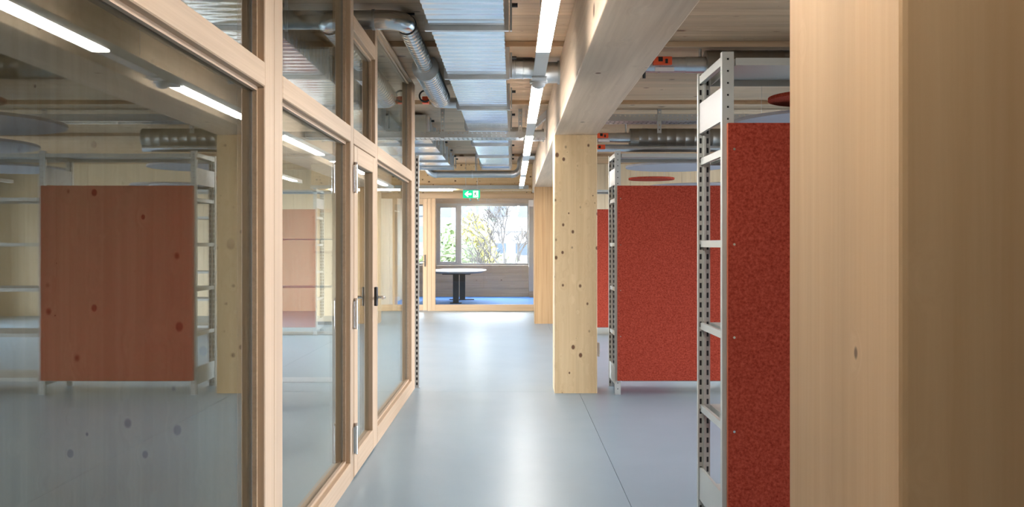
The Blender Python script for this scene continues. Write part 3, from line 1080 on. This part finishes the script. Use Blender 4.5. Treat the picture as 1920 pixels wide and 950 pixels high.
for (p, q, w) in MB_:
    d = Vector((q[0] - p[0], q[1] - p[1])).normalized() * w
    n = (-d[1], d[0])
    mb.prism([(p[0] + n[0], p[1] + n[1]), (q[0] + n[0], q[1] + n[1]), (q[0] - n[0], q[1] - n[1]), (p[0] - n[0], p[1] - n[1])], 'Y', sy - .004, sy - .0021)
hd = [(cx + .003 + .009 * math.cos(a * math.pi / 6), cz + .043 + .009 * math.sin(a * math.pi / 6)) for a in range(12)]
mb.prism(hd, 'Y', sy - .004, sy - .0021)
mb.build('running_figure', 'sign_green', dd)
for x in (x0 + .05, x1 - .05):
    MB().tube([(x, sy + .015, z1), (x, sy + .015, ZC - .001)], .004, 6).build('rod', 'galv', t)
B(x0, x1, sy - .002, sy + .034, z1, z1 + .022).build('top_rail', 'galv', t)
for x in (-.76, -.62):
    MB().tube([(x, sy + .015, z0 - .001), (x, sy + .015, z0 - .02), (x + .01, sy + .0, z0 - .045)], [.008, .012, .018], 10).build('spot', 'galv', t)

# hanging felt discs
def disc(x, y, z, r, mat, edge, label, group, wires=(.4, 1.57, 2.74)):
    t = thing('acoustic_disc', (x, y, z), label, 'acoustic panel', group)
    n = 56
    c = MB().prism([(x + r * math.cos(2 * math.pi * i / n), y + r * math.sin(2 * math.pi * i / n)) for i in range(n)], 'Z', z, z + .028).build('felt_disc', mat, t, bevel=.003, smooth=True)
    for a in wires:
        MB().tube([(x + r * .7 * math.cos(a), y + r * .7 * math.sin(a), z + .028), (x + r * .7 * math.cos(a), y + r * .7 * math.sin(a), under(y + r * .7 * math.sin(a)))], .0015, 5).build('wire', 'galv', t)


G = 'round felt discs hung from the ceiling'
for a in ((2.40, 7.45, 2.54, .38, 'felt_red', 'small red felt disc over the nearest shelving'),
          (2.75, 8.12, 2.44, .86, 'felt_grey', 'large grey felt disc over the nearest shelving'),
          (2.20, 12.75, 2.44, .67, 'felt_grey', 'grey felt disc over the second shelving, above the small red one'),
          (2.02, 13.75, 2.35, .33, 'felt_red', 'small red felt disc just above the top edge of the second red panel'),
          (2.9, 14.9, 2.31, .75, 'felt_grey', 'grey felt disc barely rising above the second red panel'),
          (4.1, 6.5, 2.50, .8, 'felt_grey', 'grey felt disc mirrored at the upper left of the first pane'),
          (4.6, 8.6, 2.56, .55, 'felt_red', 'red felt disc mirrored at the far left of the first pane'),
          (3.9, 9.85, 2.44, .9, 'felt_grey', 'wide grey felt disc mirrored just above the mirrored shelving'),
          (5.6, 10.8, 2.50, .6, 'felt_red', 'red felt disc mirrored beside wide grey ones left of the panel'),
          (5.0, 13.0, 2.44, .85, 'felt_grey', 'grey felt disc mirrored above the open shelves'),
          (3.7, 16.0, 2.40, .7, 'felt_grey', 'grey felt disc deepest in the mirrored row'),):
    disc(a[0], a[1], a[2], a[3], a[4], None, a[5], G, (3.6, 4.71, 5.8) if a[3] == .38 else (.4, 1.57, 2.74))

# ================================================================== FAR ROOM: TABLE, POST
t = thing('meeting_table', (-1.33, 23.6, 0.006), 'white oval meeting table on two black steel columns', 'table')
n = 64
def oval(rx, ry):
    out = []
    for i in range(n):
        a = 2 * math.pi * i / n
        c, s_ = math.cos(a), math.sin(a)
        e = 2 / 2.5
        out.append((-1.33 + rx * math.copysign(abs(c) ** e, c), 23.65 + ry * math.copysign(abs(s_) ** e, s_)))
    return out
MB().prism(oval(.69, 1.5), 'Z', .772, .79).build('table_top', 'table_white', t)
mb = MB()
o1, o2 = oval(.685, 1.495), oval(.60, 1.4)
mb.v = [(p[0], p[1], .772) for p in o1] + [(p[0], p[1], .735) for p in o2]
mb.f = [tuple(range(n)), tuple(reversed(range(n, 2 * n)))] + [(i, i + n, (i + 1) % n + n, (i + 1) % n) for i in range(n)]
mb.build('table_edge', 'table_edge', t)
B(-1.66, -1.0, 22.6, 24.7, .705, .735).build('under_frame', 'table_steel', t)
for (x, y) in ((-1.35, 22.86), (-1.27, 24.35)):
    B(x - .07, x + .07, y - .05, y + .05, .03, .705).build('leg', 'table_steel', t, bevel=.005)
    B(x - .33 if y > 24 else x - .14, x + .30 if y > 24 else x + .14, y - .06, y + .06, .007, .03).build('foot', 'table_steel', t, bevel=.005)
MB().tube([(-1.15, 23.6, .79), (-1.15, 23.6, .794)], .06, 16).build('cable_port', 'label_white', t)

t = thing('corner_post', (.52, 25.6, 0.006), 'grey metal clad post at the right edge of the far window', 'post')
B(.455, .60, 25.5, 25.72, .17, 2.45).build('cladding', 'window_metal', t, bevel=.004)
B(.45, .61, 25.49, 25.73, 2.45, 2.62).build('head_box', 'white_paint', t)
B(.47, .59, 25.52, 25.7, .006, .17).build('plinth', 'grey_wood_X', t)

# ================================================================== OUTSIDE
struct(B(-180, 180, -150, 180, -4.3, -4.0).build('ground', 'paving'), 'paved ground outside below the windows')
bd = thing('office_building', (0, 82, -4), 'pale office building with a band of windows beyond the trees', 'building')
bw = B(-45, 45, 80, 92, -4, 16).build('facade', 'facade_white', bd)
wm = None
for row in range(5):
    for k in range(22):
        x, z = -25.0 + k * 2.3, -2.6 + row * 3.2
        if wm is None:
            wm = B(x, x + 1.5, 79.9, 80.05, z, z + 1.0).build('window_pane', 'far_glass', bd)
            w0 = (x, z)
        else:
            o = wm.copy()
            COL.objects.link(o)
            o.location = (x - w0[0], 0, z - w0[1])
    B(-45, 45, 79.7, 80, -0.6 + row * 3.2, -.45 + row * 3.2).build('ledge', 'facade_white', bd)
nb = thing('side_building', (-9, 60, -4), 'pale neighbouring house with projecting eaves left of the trees', 'building')
B(-16, -5.2, 58, 66, -4, 3.2).build('wall', 'facade_white', nb)
B(-16.5, -4.6, 57.4, 66.6, 3.2, 3.45).build('roof', 'far_glass', nb)
for k in range(4):
    B(-7.6 + k * .6, -7.2 + k * .6, 57.95, 58.05, 1.6, 2.6).build('window_pane', 'far_glass', nb)


def shrub(x, y, z0, rx, ry, rz, n, mat, label, size=.16):
    t = thing('leafy_tree', (x, y, -4), label, 'tree', 'trees outside the far window')
    MB().tube([(x, y, -4), (x + .1, y, z0)], [.14, .06], 8).build('trunk', 'bark', t)
    mb = MB()
    for i in range(n):
        while True:
            p = Vector((random.uniform(-1, 1), random.uniform(-1, 1), random.uniform(-1, 1)))
            if p.length < 1:
                break
        k = 1 + .22 * math.sin(5 * p.x + 3 * p.z) * math.cos(4 * p.y)
        c = Vector((x + p.x * rx * k, y + p.y * ry * k, z0 + p.z * rz * k))
        a = Vector((random.gauss(0, 1), random.gauss(0, 1), random.gauss(0, 1))).normalized()
        b_ = a.orthogonal().normalized()
        s_ = size * random.uniform(.6, 1.3)
        v = len(mb.v)
        mb.v += [tuple(c - a * s_), tuple(c + b_ * s_ * .5), tuple(c + a * s_), tuple(c - b_ * s_ * .5)]
        mb.f.append((v, v + 1, v + 2, v + 3))
    o = mb.build('foliage', mat, t)
    o['kind'] = 'stuff'


shrub(-2.55, 39, -.2, 1.5, 1.4, 2.4, 2600, 'leaf_green', 'green leafy tree behind the side sash of the far window')
shrub(-1.65, 42.3, .6, 1.1, 1.2, 2.3, 1900, 'leaf_yellow', 'yellow-green tree near the middle mullion of the far window')
shrub(-1.0, 45.8, -.9, 1.5, 1.4, 2.2, 2200, 'leaf_green', 'green tree low in the middle of the wide far pane')
shrub(.5, 49.4, -1.4, 1.5, 1.3, 2.1, 2000, 'leaf_pale', 'pale green tree low at the right of the wide far pane')
shrub(-5.6, 42.5, -.6, 1.4, 1.3, 2.3, 1500, 'leaf_pale', 'pale tree seen through the narrow far window')

t = thing('bare_tree', (-.25, 36, -4), 'leafless branching tree at the right of the far window', 'tree')
MB().tube([(-.25, 36, -4), (-.3, 36, -1.5), (-.25, 36, .9)], [.12, .09, .05], 8).build('trunk', 'bark', t)
mb = MB()
def grow(p, d, L, r_, depth):
    q = p + d * L
    mb.tube([tuple(p), tuple((p + q) / 2 + Vector((random.uniform(-.04, .04), random.uniform(-.04, .04), 0))), tuple(q)], [r_, r_ * .8, r_ * .6], 4, caps=False)
    if depth == 0:
        return
    for i in range(3 if depth > 1 else 4):
        nd = (d + Vector((random.uniform(-.9, .9), random.uniform(-.7, .7), random.uniform(-.25, .6)))).normalized()
        grow(p + d * L * random.uniform(.6, 1), nd, L * random.uniform(.6, .85), r_ * .7, depth - 1)
for i in range(6):
    d = Vector((random.uniform(-1, 1), random.uniform(-.8, .8), random.uniform(.3, .9))).normalized()
    grow(Vector((-.27, 36, -.8 + i * .3)), d, 1.1, .05, 4)
mb.build('branches', 'bark', t)
